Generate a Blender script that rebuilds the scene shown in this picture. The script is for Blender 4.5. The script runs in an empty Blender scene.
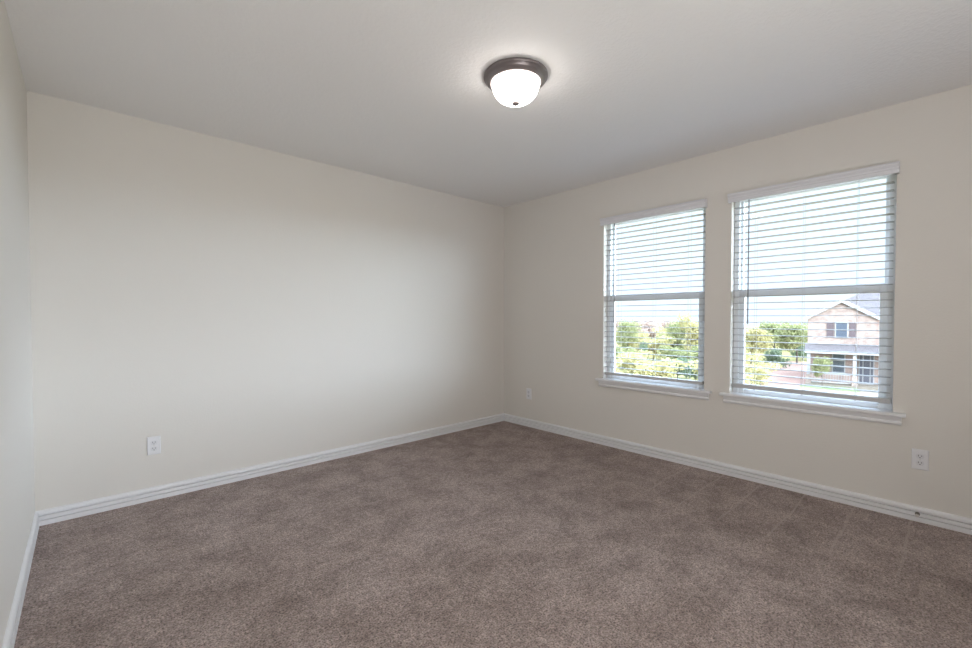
import bpy, bmesh, math, random
from mathutils import Vector, Matrix

C = bpy.context.scene.collection
PI = math.pi

# ------------------------------------------------------------------ camera, world, sun, lights, exposure
YAW, PITCH, FPX = 0.7468, -0.0197, 435.07
cam_d = bpy.data.cameras.new('camera')
cam = bpy.data.objects.new('camera', cam_d)
C.objects.link(cam)
cam.location = (-3.541, -3.5217, 1.1766)
cam.rotation_euler = (PI / 2 + PITCH, 0, -YAW)
cam_d.sensor_width = 36.0
cam_d.lens = 36.0 * FPX / 972
cam_d.shift_y = 0.0064 * FPX / 972
cam_d.clip_start = 0.02
cam_d.clip_end = 800
bpy.context.scene.camera = cam

world = bpy.data.worlds.new('sky')
bpy.context.scene.world = world
world.use_nodes = True
wn = world.node_tree
wn.nodes.clear()
w_out = wn.nodes.new('ShaderNodeOutputWorld')
w_bg = wn.nodes.new('ShaderNodeBackground')
SKY, GLOW, ZENITH = 1.12, 28.0, 9.5                   # white horizon, added out-of-view glow to brighten the room, blue sky overhead
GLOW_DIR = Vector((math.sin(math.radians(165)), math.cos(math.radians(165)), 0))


def wnode(kind, **kw):
    n = wn.nodes.new(kind)
    for k, v_ in kw.items():
        setattr(n, k, v_)
    return n


def wmath(op, a, b=None):
    n = wnode('ShaderNodeMath', operation=op)
    for k, v_ in enumerate((a, b)):
        if v_ is None:
            continue
        if hasattr(v_, 'links'):
            wn.links.new(v_, n.inputs[k])
        else:
            n.inputs[k].default_value = v_
    return n.outputs[0]


def wrange(v_, a, b, c, d):
    n = wnode('ShaderNodeMapRange', interpolation_type='SMOOTHSTEP')
    wn.links.new(v_, n.inputs['Value'])
    for k, x in zip(('From Min', 'From Max', 'To Min', 'To Max'), (a, b, c, d)):
        n.inputs[k].default_value = x
    return n.outputs[0]


w_tc = wnode('ShaderNodeTexCoord')
w_sep = wnode('ShaderNodeSeparateXYZ')
wn.links.new(w_tc.outputs['Generated'], w_sep.inputs[0])
w_flat = wnode('ShaderNodeVectorMath', operation='MULTIPLY')
wn.links.new(w_tc.outputs['Generated'], w_flat.inputs[0])
w_flat.inputs[1].default_value = (1, 1, 0)
w_nrm = wnode('ShaderNodeVectorMath', operation='NORMALIZE')
wn.links.new(w_flat.outputs[0], w_nrm.inputs[0])
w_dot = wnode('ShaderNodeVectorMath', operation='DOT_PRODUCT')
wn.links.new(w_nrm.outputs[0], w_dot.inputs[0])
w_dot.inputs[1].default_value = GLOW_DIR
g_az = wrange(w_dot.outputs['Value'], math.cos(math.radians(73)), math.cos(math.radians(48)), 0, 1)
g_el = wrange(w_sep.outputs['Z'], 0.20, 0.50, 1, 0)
g_zen = wrange(w_sep.outputs['Z'], 0.25, 0.60, 0, 1)
g_up = wrange(w_sep.outputs['Z'], -0.05, -0.01, 0, 1)
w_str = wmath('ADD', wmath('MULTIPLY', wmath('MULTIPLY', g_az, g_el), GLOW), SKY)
w_str = wmath('ADD', w_str, wmath('MULTIPLY', g_zen, ZENITH))
w_str = wmath('ADD', wmath('MULTIPLY', w_str, g_up), 0.25)
w_mix = wnode('ShaderNodeMix', data_type='RGBA')
wn.links.new(g_zen, w_mix.inputs[0])
w_mix.inputs[6].default_value = (0.83, 0.95, 1.09, 1)
w_mix.inputs[7].default_value = (0.66, 0.86, 1.12, 1)
wn.links.new(w_mix.outputs[2], w_bg.inputs['Color'])
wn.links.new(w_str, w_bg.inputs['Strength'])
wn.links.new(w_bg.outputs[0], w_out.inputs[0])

sun_d = bpy.data.lights.new('sun', 'SUN')
sun_d.energy = 3.0
sun_d.angle = 0.03
sun_d.color = (1.0, 0.94, 0.85)
sun = bpy.data.objects.new('sun', sun_d)
C.objects.link(sun)
sun.rotation_euler = Vector((0.62, 0.42, -0.66)).to_track_quat('-Z', 'Y').to_euler()


def area(name, loc, direction, sx, sy, power, color=(1, 1, 1), portal=False):
    d = bpy.data.lights.new(name, 'AREA')
    d.shape = 'RECTANGLE'
    d.size, d.size_y = sx, sy
    d.energy = power
    d.color = color
    if portal:
        d.cycles.is_portal = True
    o = bpy.data.objects.new(name, d)
    o.location = loc
    o.rotation_euler = Vector(direction).to_track_quat('-Z', 'Z').to_euler()
    C.objects.link(o)
    return o


area('window_portal', (0.15, -1.7475, 1.33), (-1, 0, 0), 0.92, 1.56, 1, portal=True)
area('window_portal', (0.15, -2.826, 1.33), (-1, 0, 0), 0.92, 1.56, 1, portal=True)
# added fill light behind the camera; the front wall has no doorway
area('fill_light', (-2.9, -4.68, 1.15), (0, 1, 0.65), 1.3, 1.9, 68, (1.0, 0.985, 0.965))

vs = bpy.context.scene.view_settings
vs.view_transform = 'Standard'
vs.look = 'None'
vs.gamma = 1
vs.use_curve_mapping = False
vs.exposure = 0.0


# ------------------------------------------------------------------ materials
def mat(name, color, rough=0.6, metal=0.0, spec=0.5):
    m = bpy.data.materials.new(name)
    m.use_nodes = True
    b = m.node_tree.nodes['Principled BSDF']
    b.inputs['Base Color'].default_value = (*color, 1)
    b.inputs['Roughness'].default_value = rough
    b.inputs['Metallic'].default_value = metal
    b.inputs['Specular IOR Level'].default_value = spec
    return m


def nodes(m):
    nt = m.node_tree
    return nt, nt.nodes, nt.links, nt.nodes['Principled BSDF']


def obj_coord(nt):
    t = nt.nodes.new('ShaderNodeTexCoord')
    return t.outputs['Object']


def noise(nt, vec, scale, detail=3, rough=0.5, dist=0.0):
    n = nt.nodes.new('ShaderNodeTexNoise')
    n.inputs['Scale'].default_value = scale
    n.inputs['Detail'].default_value = detail
    n.inputs['Roughness'].default_value = rough
    n.inputs['Distortion'].default_value = dist
    nt.links.new(vec, n.inputs['Vector'])
    return n.outputs['Fac']


def ramp(nt, fac, stops):
    r = nt.nodes.new('ShaderNodeValToRGB')
    while len(r.color_ramp.elements) < len(stops):
        r.color_ramp.elements.new(0.5)
    for e, (p, c) in zip(r.color_ramp.elements, stops):
        e.position = p
        e.color = (*c, 1) if len(c) == 3 else c
    nt.links.new(fac, r.inputs['Fac'])
    return r.outputs['Color']


def mixc(nt, fac, a, b, mode='MIX'):
    m = nt.nodes.new('ShaderNodeMix')
    m.data_type = 'RGBA'
    m.blend_type = mode
    for i, s in ((0, fac), (6, a), (7, b)):
        if hasattr(s, 'links'):
            nt.links.new(s, m.inputs[i])
        elif isinstance(s, (int, float)):
            m.inputs[i].default_value = s
        else:
            m.inputs[i].default_value = (*s, 1)
    return m.outputs[2]


def bump(nt, height, strength, distance):
    b = nt.nodes.new('ShaderNodeBump')
    b.inputs['Strength'].default_value = strength
    b.inputs['Distance'].default_value = distance
    nt.links.new(height, b.inputs['Height'])
    return b.outputs['Normal']


def painted(name, color, scale, strength, dist):
    m = mat(name, color, 0.75, spec=0.25)
    nt, N, L, b = nodes(m)
    co = obj_coord(nt)
    h = noise(nt, co, scale, 2, 0.5)
    L.new(bump(nt, ramp(nt, h, [(0.42, (0, 0, 0)), (0.62, (1, 1, 1))]), strength, dist), b.inputs['Normal'])
    return m


M = {}
M['wall'] = painted('wall_paint', (0.750, 0.720, 0.678), 90, 0.12, 0.002)
M['ceiling'] = painted('ceiling_paint', (0.85, 0.84, 0.835), 60, 0.24, 0.003)
M['trim'] = mat('trim_paint', (0.83, 0.83, 0.85), 0.4)
M['vinyl'] = mat('white_vinyl', (0.88, 0.90, 0.92), 0.35)
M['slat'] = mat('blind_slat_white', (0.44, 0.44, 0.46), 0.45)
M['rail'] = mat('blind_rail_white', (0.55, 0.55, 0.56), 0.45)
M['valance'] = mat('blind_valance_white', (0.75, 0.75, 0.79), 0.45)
M['cord'] = mat('blind_cord', (0.75, 0.75, 0.76), 0.8)
M['wand'] = mat('wand_plastic', (0.22, 0.24, 0.26), 0.25)
M['plate'] = mat('outlet_plastic', (0.80, 0.80, 0.825), 0.35)
M['receptacle'] = mat('outlet_receptacle_plastic', (0.73, 0.73, 0.76), 0.4)
M['slot'] = mat('outlet_slot_dark', (0.06, 0.06, 0.06), 0.6)
M['bronze'] = mat('dark_bronze', (0.19, 0.165, 0.165), 0.36, 0.5)
M['finial'] = mat('finial_metal', (0.30, 0.26, 0.26), 0.4, 0.5)
M['rubber'] = mat('pale_rubber', (0.66, 0.63, 0.60), 0.6)
M['stop_metal'] = mat('stop_metal', (0.16, 0.14, 0.12), 0.45, 0.4)


def glass_mat():
    m = bpy.data.materials.new('window_glass')
    m.use_nodes = True
    nt = m.node_tree
    nt.nodes.clear()
    o = nt.nodes.new('ShaderNodeOutputMaterial')
    mx = nt.nodes.new('ShaderNodeMixShader')
    tr = nt.nodes.new('ShaderNodeBsdfTransparent')
    tr.inputs['Color'].default_value = (0.95, 0.97, 0.97, 1)
    gl = nt.nodes.new('ShaderNodeBsdfGlossy')
    gl.inputs['Roughness'].default_value = 0.02
    fr = nt.nodes.new('ShaderNodeFresnel')
    ge = nt.nodes.new('ShaderNodeNewGeometry')
    ior = nt.nodes.new('ShaderNodeMapRange')           # the same reflectance from inside the pane as from outside
    ior.inputs['To Min'].default_value = 1.3
    ior.inputs['To Max'].default_value = 1 / 1.3
    nt.links.new(ge.outputs['Backfacing'], ior.inputs['Value'])
    nt.links.new(ior.outputs[0], fr.inputs['IOR'])
    nt.links.new(fr.outputs[0], mx.inputs[0])
    nt.links.new(tr.outputs[0], mx.inputs[1])
    nt.links.new(gl.outputs[0], mx.inputs[2])
    nt.links.new(mx.outputs[0], o.inputs[0])
    return m


M['glass'] = glass_mat()


def lamp_glass():
    m = bpy.data.materials.new('frosted_lit_glass')
    m.use_nodes = True
    nt, N, L, b = nodes(m)
    b.inputs['Base Color'].default_value = (0.85, 0.84, 0.82, 1)
    b.inputs['Roughness'].default_value = 0.3
    b.inputs['Emission Color'].default_value = (1.0, 0.93, 0.87, 1)
    b.inputs['Emission Strength'].default_value = 12.5
    return m


M['lamp_glass'] = lamp_glass()


def carpet_mat():
    m = mat('carpet', (0.3, 0.25, 0.22), 0.95, spec=0.05)
    nt, N, L, b = nodes(m)
    co = obj_coord(nt)
    # trodden patches, large and small, then tuft grain
    big = noise(nt, co, 1.6, 3, 0.6, 0.2)
    patch = noise(nt, co, 5.2, 6, 0.68, 0.25)
    tuft = noise(nt, co, 130, 3, 0.7)
    clump = noise(nt, co, 42, 2, 0.6)
    base = ramp(nt, patch, [(0.37, (0.325, 0.259, 0.237)), (0.50, (0.408, 0.330, 0.305)), (0.61, (0.470, 0.387, 0.360))])
    base = mixc(nt, 1.0, base, ramp(nt, big, [(0.35, (0.90, 0.88, 0.87)), (0.65, (1.08, 1.08, 1.08))]), 'MULTIPLY')
    grain = ramp(nt, tuft, [(0.34, (0.30, 0.28, 0.27)), (0.46, (0.92, 0.92, 0.92)), (0.66, (1.62, 1.62, 1.62))])
    base = mixc(nt, 1.0, base, grain, 'MULTIPLY')
    base = mixc(nt, 1.0, base, ramp(nt, clump, [(0.36, (0.80, 0.79, 0.78)), (0.62, (1.14, 1.14, 1.14))]), 'MULTIPLY')
    # vacuum tracks run square to the window wall
    sp = nt.nodes.new('ShaderNodeSeparateXYZ')
    L.new(co, sp.inputs[0])

    def mth(op, a, c=None, d=None):
        n = nt.nodes.new('ShaderNodeMath')
        n.operation = op
        for k, v_ in enumerate((a, c, d)):
            if v_ is None:
                continue
            if hasattr(v_, 'links'):
                L.new(v_, n.inputs[k])
            else:
                n.inputs[k].default_value = v_
        return n.outputs[0]

    wob = mth('MULTIPLY', mth('SUBTRACT', noise(nt, co, 3.0, 2), 0.5), 0.05)
    fr = mth('FRACT', mth('DIVIDE', mth('ADD', mth('ADD', sp.outputs['Y'], 3.36), wob), 0.2525))
    d = mth('ABSOLUTE', mth('SUBTRACT', fr, 0.5))
    line = mth('MULTIPLY', mth('GREATER_THAN', d, 0.478), noise(nt, co, 9.0, 3))
    nearwall = mth('MULTIPLY', mth('GREATER_THAN', sp.outputs['X'], mth('ADD', -0.82, mth('MULTIPLY', wob, 4.0))), mth('LESS_THAN', sp.outputs['Y'], -1.9))
    base = mixc(nt, mth('MULTIPLY', mth('MULTIPLY', line, nearwall), 0.85), base, (0.60, 0.51, 0.475))
    L.new(base, b.inputs['Base Color'])
    vo = nt.nodes.new('ShaderNodeTexVoronoi')
    vo.inputs['Scale'].default_value = 120
    L.new(co, vo.inputs['Vector'])
    L.new(bump(nt, mth('ADD', tuft, vo.outputs['Distance']), 0.9, 0.009), b.inputs['Normal'])
    b.inputs['Sheen Weight'].default_value = 0.12
    return m


M['carpet'] = carpet_mat()


# ------------------------------------------------------------------ mesh helpers
def link(name, bm, m=None, parent=None, smooth=False):
    me = bpy.data.meshes.new(name)
    bmesh.ops.recalc_face_normals(bm, faces=bm.faces)
    bm.to_mesh(me)
    bm.free()
    for mm in (m if isinstance(m, (list, tuple)) else [m]):
        if mm:
            me.materials.append(mm)
    if smooth:
        for p in me.polygons:
            p.use_smooth = True
    o = bpy.data.objects.new(name, me)
    C.objects.link(o)
    if parent is not None:
        o.parent = parent
    return o


def tag(o, label, cat, group=None):
    o['label'] = label
    o['category'] = cat
    if group:
        o['group'] = group
    return o


def thing(name, label, cat, loc=(0, 0, 0), rz=0.0, group=None):
    o = bpy.data.objects.new(name, None)
    o.empty_display_size = 0.1
    C.objects.link(o)
    o.location = loc
    o.rotation_euler = (0, 0, rz)
    return tag(o, label, cat, group)


def structure(o):
    o['kind'] = 'structure'
    return o


def box(bm, x0, x1, y0, y1, z0, z1, bevel=0.0):
    x0, x1 = min(x0, x1), max(x0, x1)
    y0, y1 = min(y0, y1), max(y0, y1)
    z0, z1 = min(z0, z1), max(z0, z1)
    r = bmesh.ops.create_cube(bm, size=1.0)
    vs_ = r['verts']
    for v in vs_:
        v.co = Vector(((x0 + x1) / 2 + v.co.x * (x1 - x0), (y0 + y1) / 2 + v.co.y * (y1 - y0), (z0 + z1) / 2 + v.co.z * (z1 - z0)))
    if bevel:
        es = list({e for v in vs_ for e in v.link_edges})
        bmesh.ops.bevel(bm, geom=es, offset=bevel, segments=2, affect='EDGES', profile=0.5)


def boxes(name, lst, m, parent=None, bevel=0.0):
    bm = bmesh.new()
    for b in lst:
        box(bm, *b, bevel=bevel)
    return link(name, bm, m, parent)


def prism(bm, pts, axis_from, axis_to, fn):
    """closed profile pts [(a, b)], swept from axis_from to axis_to; fn(a, b, t) -> xyz"""
    va = [bm.verts.new(fn(a, b, axis_from)) for a, b in pts]
    vb = [bm.verts.new(fn(a, b, axis_to)) for a, b in pts]
    n = len(pts)
    for i in range(n):
        bm.faces.new((va[i], va[(i + 1) % n], vb[(i + 1) % n], vb[i]))
    bm.faces.new(va)
    bm.faces.new(vb[::-1])


def lathe(bm, prof, seg=64, cap_last=True):
    rings = []
    for r, z in prof:
        if r < 1e-5:
            rings.append([bm.verts.new((0, 0, z))])
        else:
            rings.append([bm.verts.new((r * math.cos(2 * PI * k / seg), r * math.sin(2 * PI * k / seg), z)) for k in range(seg)])
    for a, b in zip(rings, rings[1:]):
        for k in range(seg):
            k2 = (k + 1) % seg
            if len(a) == 1 and len(b) == 1:
                continue
            if len(a) == 1:
                bm.faces.new((a[0], b[k], b[k2]))
            elif len(b) == 1:
                bm.faces.new((a[k], b[0], a[k2]))
            else:
                bm.faces.new((a[k], b[k], b[k2], a[k2]))


def tube(bm, p0, p1, r0, r1=None, seg=8):
    r1 = r0 if r1 is None else r1
    p0, p1 = Vector(p0), Vector(p1)
    d = (p1 - p0).normalized()
    q = d.to_track_quat('Z', 'X')
    a = [bm.verts.new(p0 + q @ Vector((r0 * math.cos(2 * PI * k / seg), r0 * math.sin(2 * PI * k / seg), 0))) for k in range(seg)]
    b = [bm.verts.new(p1 + q @ Vector((r1 * math.cos(2 * PI * k / seg), r1 * math.sin(2 * PI * k / seg), 0))) for k in range(seg)]
    for k in range(seg):
        bm.faces.new((a[k], a[(k + 1) % seg], b[(k + 1) % seg], b[k]))
    bm.faces.new(a[::-1])
    bm.faces.new(b)


# ------------------------------------------------------------------ room shell
H, L_, W_, T = 2.44, 3.755, 4.75, 0.115
OPEN = [(-2.195, -1.300), (-3.272, -2.380)]       # window openings along y
Z0, Z1 = 0.615, 2.080
ZF = 0.565                                         # bottom of the rough opening, below the sill board

structure(boxes('floor', [(-L_ - T, T, -W_ - T, T, -0.16, 0.0)], M['carpet']))
structure(boxes('ceiling', [(-L_ - T, T, -W_ - T, T, H, H + 0.14)], M['ceiling']))
structure(boxes('wall_back', [(-L_ - T, T, 0, T, 0, H)], M['wall']))
structure(boxes('wall_left', [(-L_ - T, -L_, -W_, 0, 0, H)], M['wall']))
structure(boxes('wall_front', [(-L_ - T, T, -W_ - T, -W_, 0, H)], M['wall']))
bm = bmesh.new()
(a0, a1), (b0, b1) = OPEN
for y0, y1 in ((a1, 0), (b1, a0), (-W_, b0)):
    box(bm, 0, T, y0, y1, 0, H)
for y0, y1 in OPEN:
    box(bm, 0, T, y0, y1, 0, ZF)
    box(bm, 0, T, y0, y1, Z1, H)
bmesh.ops.remove_doubles(bm, verts=bm.verts, dist=1e-5)
inner = [f for f in bm.faces if sum(1 for g in bm.faces if g is not f and (g.calc_center_median() - f.calc_center_median()).length < 1e-5)]
structure(link('wall_right', bm, M['wall']))

BP = [(0, 0), (0.0165, 0), (0.0165, 0.0255), (0.0160, 0.0270), (0.0020, 0.0272), (0.0020, 0.0312), (0.0155, 0.0315), (0.0160, 0.0500), (0.0155, 0.0525),
      (0.0008, 0.0527), (0.0008, 0.0590), (0.0150, 0.0592), (0.0155, 0.0640), (0.0150, 0.0720), (0.0110, 0.0790), (0.0040, 0.0835), (0, 0.0840)]


def baseboard(name, t0, t1, fn):
    bm = bmesh.new()
    prism(bm, BP, t0, t1, fn)
    return structure(link(name, bm, M['trim']))


baseboard('baseboard_back', -L_, 0, lambda a, b, t: (t, -a, b))
baseboard('baseboard_left', -W_, -0.0155, lambda a, b, t: (-L_ + a, t, b))
baseboard('baseboard_right', -W_, -0.0155, lambda a, b, t: (-a, t, b))
baseboard('baseboard_front', -L_ + 0.0155, -0.0155, lambda a, b, t: (t, -W_ + a, b))


# ------------------------------------------------------------------ windows
def frame_boxes(x0, x1, y0, y1, z0, z1, wl, wr, wb, wt):
    return [(x0, x1, y0, y0 + wl, z0, z1), (x0, x1, y1 - wr, y1, z0, z1), (x0, x1, y0 + wl, y1 - wr, z0, z0 + wb), (x0, x1, y0 + wl, y1 - wr, z1 - wt, z1)]


def window(name, y0, y1):
    root = bpy.data.objects.new(name, None)
    C.objects.link(root)
    root.location = (0, 0, 0)
    structure(root)
    g = 0.002
    boxes('window_frame', frame_boxes(0.060, T + 0.010, y0 + g, y1 - g, ZF + g, Z1 - g, 0.034, 0.034, 0.030, 0.026), M['vinyl'], root, 0.003)
    ya, yb = y0 + 0.036, y1 - 0.036
    zm0, zm1 = 1.335, 1.392
    # fixed upper sash, set further out
    us = boxes('upper_sash', frame_boxes(0.095, 0.117, ya, yb, zm0 + 0.008, Z1 - 0.028, 0.018, 0.018, 0.045, 0.014), M['vinyl'], root, 0.002)
    boxes('glass_pane', [(0.104, 0.108, ya + 0.016, yb - 0.016, zm0 + 0.05, Z1 - 0.040)], M['glass'], us)
    # sliding lower sash on the room side
    ls = boxes('lower_sash', frame_boxes(0.068, 0.092, ya, yb, ZF + 0.033, zm1, 0.036, 0.036, 0.055, zm1 - zm0), M['vinyl'], root, 0.003)
    boxes('glass_pane', [(0.078, 0.082, ya + 0.034, yb - 0.034, ZF + 0.086, zm0 + 0.002)], M['glass'], ls)
    # stool and apron
    bm = bmesh.new()
    st = [(-0.040, 0.6165), (-0.044, 0.612), (-0.044, 0.601), (-0.040, 0.5965), (-0.001, 0.5965), (-0.001, 0.6165)]
    prism(bm, st, y0 - 0.058, y1 + 0.058, lambda a, b, t: (a, t, b))
    box(bm, -0.001, 0.059, y0 + 0.001, y1 - 0.001, ZF + 0.001, 0.6165)
    link('window_sill', bm, M['trim'], root)
    bm = bmesh.new()
    ap = [(-0.0005, 0.596), (-0.018, 0.596), (-0.014, 0.574), (-0.011, 0.569), (-0.011, 0.565), (-0.0165, 0.561), (-0.018, 0.553), (-0.011, 0.543), (-0.0005, 0.541)]
    prism(bm, ap, y0 - 0.040, y1 + 0.040, lambda a, b, t: (a, t, b))
    link('window_apron', bm, M['trim'], root)
    return root


window('window_1', *OPEN[0])
window('window_2', *OPEN[1])


# ------------------------------------------------------------------ blinds
def slat_mesh(length):
    bm = bmesh.new()
    n = 8
    top = [(-0.025 + 0.05 * k / n, 0.0022 * (1 - (2 * k / n - 1) ** 2) + 0.0013) for k in range(n + 1)]
    bot = [(a, b - 0.0028) for a, b in top[::-1]]
    prism(bm, top + bot, -length / 2, length / 2, lambda a, b, t: (a, t, b))
    return bm


def blind(y0, y1, label, z_rail, half, cords, wand_y):
    ym, ln = (y0 + y1) / 2, (y1 - y0)
    xc = 0.029
    root = thing('window_blind', label, 'blind', (xc, ym, Z1), group='white slatted blinds in the two windows')
    # valance in front of the wall, with a stepped moulding and returns
    bm = bmesh.new()
    vp = [(-0.036, 0.000), (-0.036, 0.022), (-0.039, 0.026), (-0.039, 0.036), (-0.044, 0.044), (-0.048, 0.050), (-0.048, 0.062), (-0.026, 0.062), (-0.026, 0.0)]
    prism(bm, vp, -ln / 2 - 0.013, ln / 2 + 0.016, lambda a, b, t: (a - xc, t, b - 0.052))
    for s in (-1, 1):
        e = -ln / 2 - 0.013 if s < 0 else ln / 2 + 0.016
        box(bm, -0.026 - xc, -0.0005 - xc, e - s * 0.010, e, -0.052, 0.010)
    link('valance', bm, M['valance'], root)
    boxes('head_rail', [(-0.026, 0.026, -ln / 2 + 0.006, ln / 2 - 0.006, -0.034, -0.003)], M['rail'], root, 0.002)
    sl = ln - 0.024
    z_top, pitch = -0.091, 0.0468
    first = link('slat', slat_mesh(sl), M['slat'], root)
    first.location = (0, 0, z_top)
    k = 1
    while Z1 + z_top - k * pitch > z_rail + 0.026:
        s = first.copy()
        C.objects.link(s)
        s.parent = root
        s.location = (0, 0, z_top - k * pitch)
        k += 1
    zr = z_rail - Z1
    boxes('bottom_rail', [(-0.0255, 0.0255, -sl / 2, sl / 2, zr - half, zr + half)], M['rail'], root, 0.003)
    for cy in cords:
        for nm, x in (('ladder_cord', -0.0268), ('ladder_cord', 0.0268)):
            bm = bmesh.new()
            tube(bm, (x, cy - ym, -0.034), (x, cy - ym, zr + 0.008), 0.0010, seg=6)
            link(nm, bm, M['cord'], root)
        bm = bmesh.new()
        tube(bm, (-0.008, cy - ym, zr - half), (-0.008, cy - ym, zr - half - 0.005), 0.006, 0.004, seg=10)
        link('cord_plug', bm, M['cord'], root)
    # tilt wand hung from the head rail in front of the slats
    bm = bmesh.new()
    wx = -0.040
    tube(bm, (wx, wand_y - ym, -0.020), (wx, wand_y - ym, 1.135 - Z1 + 0.03), 0.0042, seg=6)
    tube(bm, (wx, wand_y - ym, 1.135 - Z1 + 0.03), (wx, wand_y - ym, 1.135 - Z1), 0.0055, 0.0045, seg=10)
    tube(bm, (wx, wand_y - ym, -0.018), (-0.02, wand_y - ym, -0.018), 0.003, seg=6)
    link('tilt_wand', bm, M['wand'], root)
    return root


blind(*OPEN[0], 'white slatted blind on the left window, facing the yellow-green scrub', 0.667, 0.012, (-1.45, -1.776, -2.067), -1.416)
blind(*OPEN[1], 'white slatted blind on the right window, facing the brick house', 0.677, 0.015, (-2.535, -2.819, -3.097), -2.497)


# ------------------------------------------------------------------ ceiling light
lamp = thing('ceiling_light', 'lit flush-mount ceiling light with frosted glass bowl and dark bronze rim', 'ceiling light', (-1.872, -1.946, H))
bm = bmesh.new()
lathe(bm, [(0.0, -0.001), (0.160, -0.001), (0.166, -0.004), (0.167, -0.012), (0.163, -0.019), (0.158, -0.021), (0.157, -0.027), (0.150, -0.034), (0.141, -0.040), (0.136, -0.044), (0.129, -0.045), (0.127, -0.040), (0.124, -0.030), (0.0, -0.030)], 72)
link('rim', bm, M['bronze'], lamp, True)
bm = bmesh.new()
prof = []
for k in range(17):
    a = PI / 2 * k / 16
    prof.append((0.124 * math.cos(a) ** 0.70 if k < 16 else 0.0, -0.040 - 0.100 * math.sin(a)))
lathe(bm, prof, 64)
link('glass_bowl', bm, M['lamp_glass'], lamp, True)
bm = bmesh.new()
lathe(bm, [(0.0, -0.136), (0.016, -0.139), (0.0200, -0.143), (0.0200, -0.147), (0.014, -0.152), (0.006, -0.155), (0.0, -0.156)], 24)
link('finial', bm, M['finial'], lamp, True)


# ------------------------------------------------------------------ outlets (built facing -y, plate on the plane y = 0)
def outlet(label, loc, rz):
    root = thing('power_outlet', label, 'outlet', loc, rz, 'white wall outlets')
    bm = bmesh.new()
    w, h = 0.0355, 0.0585
    pl = [(-w, 0), (-w, -0.003), (-w + 0.004, -0.0065), (w - 0.004, -0.0065), (w, -0.003), (w, 0)]
    va = [bm.verts.new(v) for v in ((-w, -0.0004, -h), (w, -0.0004, -h), (w, -0.0004, h), (-w, -0.0004, h))]
    vb = [bm.verts.new(v) for v in ((-w, -0.003, -h), (w, -0.003, -h), (w, -0.003, h), (-w, -0.003, h))]
    i = 0.004
    vc = [bm.verts.new(v) for v in ((-w + i, -0.0065, -h + i), (w - i, -0.0065, -h + i), (w - i, -0.0065, h - i), (-w + i, -0.0065, h - i))]
    for p, q in ((va, vb), (vb, vc)):
        for k in range(4):
            bm.faces.new((p[k], p[(k + 1) % 4], q[(k + 1) % 4], q[k]))
    bm.faces.new(vc)
    bm.faces.new(va[::-1])
    link('cover_plate', bm, M['plate'], root)
    for s in (-1, 1):
        bm = bmesh.new()
        prof = []
        for k in range(32):
            a = 2 * PI * k / 32
            prof.append((0.0172 * math.cos(a), max(-0.0135, min(0.0135, 0.0172 * math.sin(a)))))
        prism(bm, prof, -0.0062, -0.0092, lambda a, b, t: (a, t, b + s * 0.0195))
        rc = link('receptacle', bm, M['receptacle'], root)
        for nm, dx, hh in (('slot', -0.0065, 0.0045), ('slot', 0.0065, 0.0036)):
            boxes(nm, [(dx - 0.0012, dx + 0.0012, -0.0096, -0.0088, s * 0.0195 + 0.003 - hh, s * 0.0195 + 0.003 + hh)], M['slot'], rc)
        bm = bmesh.new()
        prism(bm, [(0.0026 * math.cos(k * PI / 6), 0.0026 * math.sin(k * PI / 6)) for k in range(12)], -0.0088, -0.0096, lambda a, b, t: (a, t, b + s * 0.0195 - 0.0075))
        link('ground_hole', bm, M['slot'], rc)
    bm = bmesh.new()
    prism(bm, [(0.003 * math.cos(k * PI / 6), 0.003 * math.sin(k * PI / 6)) for k in range(12)], -0.0062, -0.0078, lambda a, b, t: (a, t, b))
    link('screw', bm, M['rubber'], root)


outlet('white duplex outlet low on the long blank wall at left', (-3.216, 0, 0.352), 0)
outlet('white outlet plate low on the window wall beside the far corner', (0, -0.385, 0.356), -PI / 2)
outlet('white duplex outlet below and to the right of the right window', (0, -3.392, 0.360), -PI / 2)

# ------------------------------------------------------------------ door stop on the right baseboard
ds = thing('door_stop', 'small dark door stop with pale tip on the baseboard below the outlet', 'door stop', (-0.0147, -3.386, 0.045))
bm = bmesh.new()
tube(bm, (0, 0, 0), (-0.006, 0, 0), 0.0115, 0.009, 20)
link('base', bm, M['stop_metal'], ds)
bm = bmesh.new()
tube(bm, (-0.005, 0, 0), (-0.030, 0, 0), 0.005, seg=12)
link('rod', bm, M['stop_metal'], ds)
bm = bmesh.new()
tube(bm, (-0.028, 0, 0), (-0.040, 0, 0), 0.008, 0.007, 16)
link('rubber_tip', bm, M['rubber'], ds)

# ------------------------------------------------------------------ outdoors
GZ = -4.2
EYE = Vector((-3.541, -3.5217, 0))


def spot(bearing, dist, z=GZ):
    """a place on the meadow: compass bearing from +y towards +x in degrees, metres from the room's far end"""
    a = math.radians(bearing)
    return Vector((EYE.x + dist * math.sin(a), EYE.y + dist * math.cos(a), z))


def ground_mat(name, c0, c1, scale):
    m = mat(name, c0, 0.95, spec=0.05)
    nt, N, L, b = nodes(m)
    f = noise(nt, obj_coord(nt), scale, 4, 0.6)
    L.new(ramp(nt, f, [(0.35, c0), (0.65, c1)]), b.inputs['Base Color'])
    return m


M['meadow'] = ground_mat('meadow_ground', (0.185, 0.163, 0.066), (0.230, 0.195, 0.091), 0.6)
M['dirt'] = ground_mat('bare_reddish_earth', (0.211, 0.126, 0.100), (0.257, 0.161, 0.129), 0.9)
M['lawn'] = ground_mat('lawn', (0.148, 0.191, 0.085), (0.191, 0.223, 0.117), 2.0)
M['concrete'] = ground_mat('pale_concrete', (0.176, 0.146, 0.114), (0.200, 0.166, 0.132), 1.5)
M['bark'] = mat('bark', (0.08, 0.06, 0.045), 0.9)


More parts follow.
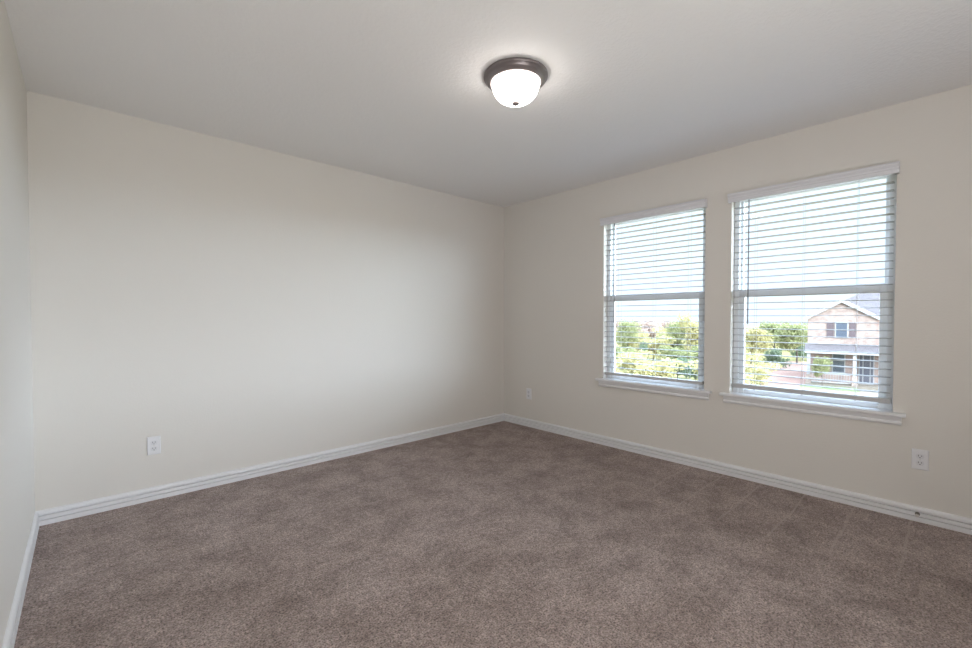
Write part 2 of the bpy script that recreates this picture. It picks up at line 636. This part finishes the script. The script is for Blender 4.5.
def leaf_mat(name, c0, c1):
    m = bpy.data.materials.new(name)
    m.use_nodes = True
    nt = m.node_tree
    nt.nodes.clear()
    o = nt.nodes.new('ShaderNodeOutputMaterial')
    g = nt.nodes.new('ShaderNodeNewGeometry')
    col = ramp(nt, g.outputs['Random Per Island'], [(0.0, c0), (1.0, c1)])
    d = nt.nodes.new('ShaderNodeBsdfDiffuse')
    t = nt.nodes.new('ShaderNodeBsdfTranslucent')
    mx = nt.nodes.new('ShaderNodeMixShader')
    mx.inputs[0].default_value = 0.4
    nt.links.new(col, d.inputs['Color'])
    nt.links.new(col, t.inputs['Color'])
    nt.links.new(d.outputs[0], mx.inputs[1])
    nt.links.new(t.outputs[0], mx.inputs[2])
    nt.links.new(mx.outputs[0], o.inputs[0])
    return m


LEAF = {  # leaf colours paled to stand in for haze outdoors
    'yellow': leaf_mat('pale_yellow_leaves', (0.390, 0.345, 0.150), (0.486, 0.422, 0.240)),
    'green': leaf_mat('mid_green_leaves', (0.228, 0.243, 0.111), (0.333, 0.323, 0.172)),
    'dark': leaf_mat('dark_green_leaves', (0.120, 0.159, 0.101), (0.189, 0.222, 0.143)),
    'tawny': leaf_mat('tawny_pink_leaves', (0.392, 0.292, 0.240), (0.500, 0.388, 0.331)),
}


def crown_mesh(rnd, width, h0, h1, n, leaf):
    """a crown of separate leaf sprays on a cluster of lobes, base at z = 0"""
    bm = bmesh.new()
    lobes = []
    for _ in range(11):
        a, r = rnd.uniform(0, 2 * PI), width * 0.32 * math.sqrt(rnd.random())
        z = rnd.uniform(h0 + 0.25 * (h1 - h0), h1 - 0.22 * (h1 - h0))
        lobes.append((Vector((r * math.cos(a), r * math.sin(a), z)), rnd.uniform(0.16, 0.27) * width, rnd.uniform(0.15, 0.24) * (h1 - h0)))
    for _ in range(n):
        c, rw, rh = rnd.choice(lobes)
        d = Vector((rnd.gauss(0, 1), rnd.gauss(0, 1), rnd.gauss(0, 1))).normalized() * (rnd.random() ** 0.33)
        p = c + Vector((d.x * rw, d.y * rw, d.z * rh))
        nrm = (d * 0.6 + Vector((rnd.gauss(0, 1), rnd.gauss(0, 1), rnd.gauss(0.5, 1)))).normalized()
        q = nrm.to_track_quat('Z', 'X') @ Matrix.Rotation(rnd.uniform(0, 6.28), 3, 'Z').to_quaternion()
        s = leaf * rnd.uniform(0.6, 1.3)
        vs_ = [bm.verts.new(p + q @ Vector(v) * s) for v in ((-0.7, 0, 0), (0, -0.35, 0.08), (0.7, 0, 0), (0, 0.35, 0.08))]
        bm.faces.new(vs_)
    return bm


def stem_mesh(rnd, h, r, branches, spread):
    bm = bmesh.new()
    tube(bm, (0, 0, -0.05), (0.05, 0.03, h), r, r * 0.6, 8)
    for k in range(branches):
        a = 2 * PI * k / branches + rnd.uniform(-0.4, 0.4)
        z = h * rnd.uniform(0.55, 0.95)
        tube(bm, (0.03, 0.02, z), (spread * math.cos(a), spread * math.sin(a), z + spread * rnd.uniform(0.7, 1.3)), r * 0.5, r * 0.2, 6)
    return bm


def plant(name, kind, width, height, seed, tree):
    rnd = random.Random(seed)
    root = bpy.data.objects.new(name, None)
    C.objects.link(root)
    n = 2600 if tree else 1500
    def lk(nm, bm, m):
        me = bpy.data.meshes.new(nm)
        bm.to_mesh(me)
        bm.free()
        me.materials.append(m)
        o = bpy.data.objects.new(nm, me)
        C.objects.link(o)
        o.parent = root
    lk('foliage', crown_mesh(rnd, width, height * (0.18 if tree else 0.02), height, n, 0.26 if tree else 0.20), LEAF[kind])
    lk('trunk' if tree else 'stem', stem_mesh(rnd, height * (0.5 if tree else 0.4), 0.11 if tree else 0.05, 5 if tree else 4, width * 0.25), M['bark'])
    return root


def copy_tree(o):
    r = o.copy()
    C.objects.link(r)
    for ch in o.children:
        c = ch.copy()
        C.objects.link(c)
        c.parent = r
    return r


# ground, lot, lawn, pavement
structure(boxes('meadow_ground', [(0.6, 330, -260, 260, GZ - 0.5, GZ)], M['meadow']))


def ground_patch(name, pts, m, h):
    bm = bmesh.new()
    prism(bm, [(p.x, p.y) for p in pts], GZ - 0.1, GZ + h, lambda a, b, t: (a, b, t))
    return structure(link(name, bm, m))


ground_patch('dirt_ground', [spot(75.0, 41), spot(79.6, 41), spot(79.4, 66), spot(76.6, 66)], M['dirt'], 0.03)

# plants
PROTO = {}
TAKEN = []                                         # (x, y, radius) of what already grows


def free(bearing, dist, radius):
    p = spot(bearing, dist)
    return all((p.x - x) ** 2 + (p.y - y) ** 2 > (0.96 * (radius + r)) ** 2 for x, y, r in TAKEN)


def put(name, kind, tree, bearing, dist, height, label, group, width=None):
    key = (kind, tree)
    wd = width or (height * 0.85 if tree else height * 1.25)
    if key not in PROTO:
        o = plant(name, kind, 4.6 if tree else 3.4, 5.2 if tree else 2.6, len(PROTO) * 7 + 3, tree)
        PROTO[key] = o
    else:
        o = copy_tree(PROTO[key])
    o.location = spot(bearing, dist)
    TAKEN.append((o.location.x, o.location.y, wd * 0.5))
    s = height / (5.2 if tree else 2.6)
    sw = wd / (4.6 if tree else 3.4)
    o.scale = (sw, sw, s)
    o.rotation_euler = (0, 0, (bearing * 37.7 + dist * 3.1) % 6.28)
    tag(o, label, 'tree' if tree else 'shrub', group)
    return o


G_T, G_S = 'trees beyond the windows', 'scrub bushes beyond the windows'
put('scrub_tree', 'green', True, 60.9, 56, 5.6, 'olive green tree at the left edge of the left window view', G_T, 2.9)
put('scrub_tree', 'green', True, 66.5, 64, 5.5, 'mid green tree on the skyline right of the pinkish trees', G_T, 3.6)
put('scrub_tree', 'yellow', True, 68.6, 57, 6.2, 'tallest pale tree at the right edge of the left window view', G_T)
for b_, d_, h_ in ((62.3, 88, 5.3), (63.7, 81, 5.2), (65.2, 88, 5.2), (63.1, 98, 5.4), (60.3, 92, 5.0), (65.6, 99, 5.4)):
    put('skyline_tree', 'tawny', True, b_, d_, h_, 'tawny pink tree in the row on the skyline of the left window', G_T, 4.0)
put('scrub_shrub', 'dark', False, 62.5, 52, 3.0, 'small dark green bush near the middle of the left window view', G_S, 1.7)
put('scrub_shrub', 'dark', False, 66.6, 42, 2.1, 'wide dark blue-green bush low in the right of the left window view', G_S, 3.4)
put('scrub_shrub', 'dark', False, 68.6, 40, 1.9, 'dark blue-green bush low at the right edge of the left window', G_S, 2.2)
put('scrub_tree', 'yellow', True, 74.2, 60, 5.3, 'pale yellow tree at the left edge of the right window view', G_T)
put('scrub_tree', 'green', True, 76.4, 66, 5.4, 'mid green tree on the skyline in the right window view', G_T)
put('scrub_tree', 'green', True, 78.4, 62, 5.3, 'leafy green tree just left of the brick house', G_T)
put('scrub_shrub', 'dark', False, 78.9, 69, 2.4, 'dark bush at the far edge of the bare reddish earth', G_S, 3.4)
put('scrub_shrub', 'dark', False, 76.5, 55, 2.4, 'dark green bush in the middle of the right window scrub', G_S, 2.8)
rr = random.Random(11)
n_scrub = 0
for _ in range(4000):
    b_, d_ = rr.uniform(53, 80), 33 + 55 * rr.random() ** 1.3
    h_ = min(rr.uniform(1.9, 2.9) + (d_ - 33) * 0.035, 4.4)
    w_ = h_ * rr.uniform(1.3, 1.9)
    kind = 'green' if rr.random() < 0.15 else 'yellow'
    if b_ > 73.2 and (d_ < 69 if b_ > 74.8 else d_ < 36):
        continue
    if n_scrub >= 75 or not free(b_, d_, w_ * 0.5):
        continue
    n_scrub += 1
    put('scrub_shrub', kind, False, b_, d_, h_,
        'pale yellow-green scrub bush in the rough meadow outside' if kind == 'yellow' else 'light green scrub bush in the rough yellow meadow outside', G_S, w_)


# ------------------------------------------------------------------ brick house across the street
def brick_mat(name, c0, c1, mortar, scale):
    m = mat(name, c0, 0.9, spec=0.1)
    nt, N, L, b = nodes(m)
    mp = nt.nodes.new('ShaderNodeMapping')
    mp.inputs['Rotation'].default_value = (PI / 2, 0, 0)
    L.new(obj_coord(nt), mp.inputs['Vector'])
    bt = nt.nodes.new('ShaderNodeTexBrick')
    bt.inputs['Scale'].default_value = scale
    bt.inputs['Color1'].default_value = (*c0, 1)
    bt.inputs['Color2'].default_value = (*c1, 1)
    bt.inputs['Mortar'].default_value = (*mortar, 1)
    bt.inputs['Mortar Size'].default_value = 0.03
    L.new(mp.outputs[0], bt.inputs['Vector'])
    f = noise(nt, obj_coord(nt), 2.2, 4, 0.7)
    L.new(mixc(nt, 0.5, bt.outputs['Color'], ramp(nt, f, [(0.36, c0), (0.66, c1)])), b.inputs['Base Color'])
    return m


M['brick'] = brick_mat('pink_cream_brick', (0.226, 0.149, 0.125), (0.338, 0.245, 0.212), (0.325, 0.272, 0.244), 3.6)
M['stone'] = brick_mat('cream_stone', (0.184, 0.123, 0.106), (0.352, 0.272, 0.232), (0.325, 0.272, 0.237), 2.0)
M['shingle'] = ground_mat('grey_shingle', (0.096, 0.081, 0.080), (0.122, 0.104, 0.103), 3.0)
M['white_trim'] = mat('white_house_trim', (0.318, 0.307, 0.303), 0.6)
M['pane'] = mat('house_window_pane', (0.069, 0.080, 0.101), 0.15)  # haze put into the colour, lighter than bare glass
M['shutter'] = mat('brown_shutter', (0.085, 0.058, 0.061), 0.7)
M['door'] = mat('house_door', (0.074, 0.072, 0.090), 0.5)

HB = math.radians(80)
RT = Vector((math.cos(HB), -math.sin(HB), 0))
FW = Vector((math.sin(HB), math.cos(HB), 0))
hp = Vector((41.256, 2.715, 0))
house = thing('brick_house', 'two storey pink brick house with front gable and porch outside the right window', 'house', (hp.x, hp.y, GZ), -HB)
# local frame: +x to the right along the facade, +y away from the room, z up from the ground
Zg = -GZ
zz = lambda z: z + Zg


def hbox(name, lst, m, parent=None, bevel=0.0):
    return boxes(name, [(a, b, c, d, zz(e), zz(f)) for a, b, c, d, e, f in lst], m, parent or house, bevel)


hbox('wall', [(-2.21, 8.0, 0.0, 9.0, GZ, 1.25)], M['brick'])
# front gable of pale stone, standing a little proud
bm = bmesh.new()
prism(bm, [(-2.20, zz(-0.9)), (2.06, zz(-0.9)), (2.06, zz(1.30)), (-0.05, zz(2.62)), (-2.20, zz(1.30))], -0.12, 4.0, lambda a, b, t: (a, t, b))
link('gable_wall', bm, M['stone'], house)
bm = bmesh.new()
for x1 in (-2.34, 2.22):
    prism(bm, [(-0.05, zz(2.76)), (x1, zz(1.30)), (x1, zz(1.19)), (-0.05, zz(2.64))], -0.25, 4.2, lambda a, b, t: (a, t, b))
link('gable_roof', bm, M['shingle'], house)
bm = bmesh.new()
for x1 in (-2.36, 2.24):
    prism(bm, [(-0.05, zz(2.77)), (x1, zz(1.31)), (x1, zz(1.02)), (-0.05, zz(2.44))], -0.30, -0.24, lambda a, b, t: (a, t, b))
link('gable_trim', bm, M['white_trim'], house)
# hip roof of the main body
bm = bmesh.new()
ez, rz_ = zz(1.25), zz(3.50)
pts = [(-2.4, -0.10, ez), (8.4, -0.10, ez), (8.4, 9.4, ez), (-2.4, 9.4, ez), (1.7, 4.6, rz_), (5.0, 4.6, rz_)]
v = [bm.verts.new(p) for p in pts]
for f in ((0, 1, 5, 4), (1, 2, 5), (2, 3, 4, 5), (3, 0, 4), (3, 2, 1, 0)):
    bm.faces.new([v[i] for i in f])
link('roof', bm, M['shingle'], house)
hbox('eave_trim', [(2.24, 8.4, -0.14, -0.08, 1.08, 1.27)], M['white_trim'])
# upper window with shutters
win = hbox('window', [(-0.44, 0.40, -0.20, -0.12, -0.42, 0.90)], M['white_trim'])
hbox('pane', [(-0.36, 0.32, -0.22, -0.20, 0.28, 0.80)], M['pane'], win)
hbox('pane', [(-0.36, 0.32, -0.22, -0.20, -0.32, 0.20)], M['pane'], win)
for x0, x1 in ((-0.95, -0.52), (0.47, 0.88)):
    sh = hbox('shutter', [(x0, x1, -0.17, -0.12, -0.34, 0.82)], M['shutter'])
    hbox('shutter_rail', [(x0, x1, -0.19, -0.17, 0.21, 0.27)], M['white_trim'], sh)
# porch
bm = bmesh.new()
prism(bm, [(0.0, zz(-0.94)), (-1.85, zz(-1.40)), (-1.85, zz(-1.46)), (0.0, zz(-1.12))], -2.37, 5.0, lambda a, b, t: (t, a, b))
link('porch_roof', bm, M['shingle'], house)
hbox('porch_fascia', [(-2.37, 5.0, -1.88, -1.80, -1.60, -1.42)], M['white_trim'])
hbox('porch_floor', [(-2.3, 2.6, -1.85, 0.0, GZ, -4.02)], M['concrete'])
for x in (-2.10, 0.74, 4.2):
    cl = hbox('porch_column', [(x - 0.11, x + 0.11, -1.72, -1.48, -4.02, -1.60)], M['white_trim'])
    hbox('column_base', [(x - 0.17, x + 0.17, -1.79, -1.41, -4.02, -3.3)], M['stone'], cl)
win = hbox('window', [(-0.60, 0.26, -0.06, 0.0, -3.25, -1.62)], M['white_trim'])
hbox('pane', [(-0.52, 0.18, -0.08, -0.06, -2.70, -2.28)], M['pane'], win)
hbox('pane', [(-0.52, 0.18, -0.08, -0.06, -3.15, -2.78)], M['pane'], win)
hbox('pane', [(-0.52, 0.18, -0.08, -0.06, -2.18, -1.76)], M['pane'], win)
dr = hbox('door', [(1.06, 2.00, -0.08, 0.0, -4.02, -1.64)], M['white_trim'])
for x0, x1 in ((1.13, 1.29), (1.36, 1.72), (1.79, 1.93)):
    hbox('door_panel', [(x0, x1, -0.10, -0.08, -2.65, -1.75)], M['door'], dr)
    hbox('door_panel', [(x0, x1, -0.10, -0.08, -3.92, -2.75)], M['door'], dr)
bm = bmesh.new()
for zb in (-3.25, -3.90):
    box(bm, -1.9, 0.55, -1.62, -1.56, zz(zb), zz(zb + 0.07))
for k in range(15):
    x = -1.85 + k * 0.165
    box(bm, x - 0.013, x + 0.013, -1.605, -1.575, zz(-3.9), zz(-3.2))
link('porch_railing', bm, M['white_trim'], house)


def hspot(x, y):
    p = hp + RT * x + FW * y
    return Vector((p.x, p.y, GZ))


ground_patch('lawn_ground', [hspot(-2.6, -3.6), hspot(0.9, -3.6), hspot(0.9, -1.9), hspot(-2.6, -1.9)], M['lawn'], 0.05)
ground_patch('sidewalk_ground', [hspot(-6.0, -11.5), hspot(9.0, -11.5), hspot(9.0, -3.65), hspot(-6.0, -3.65)], M['concrete'], 0.02)
ground_patch('driveway_ground', [hspot(0.95, -3.6), hspot(9.0, -3.6), hspot(9.0, -1.9), hspot(0.95, -1.9)], M['concrete'], 0.03)
o = copy_tree(PROTO[('green', True)])
o.location = hspot(-1.22, -2.75)
o.scale = (0.30, 0.30, 0.51)
tag(o, 'small young green tree on the lawn before the brick house porch', 'tree')
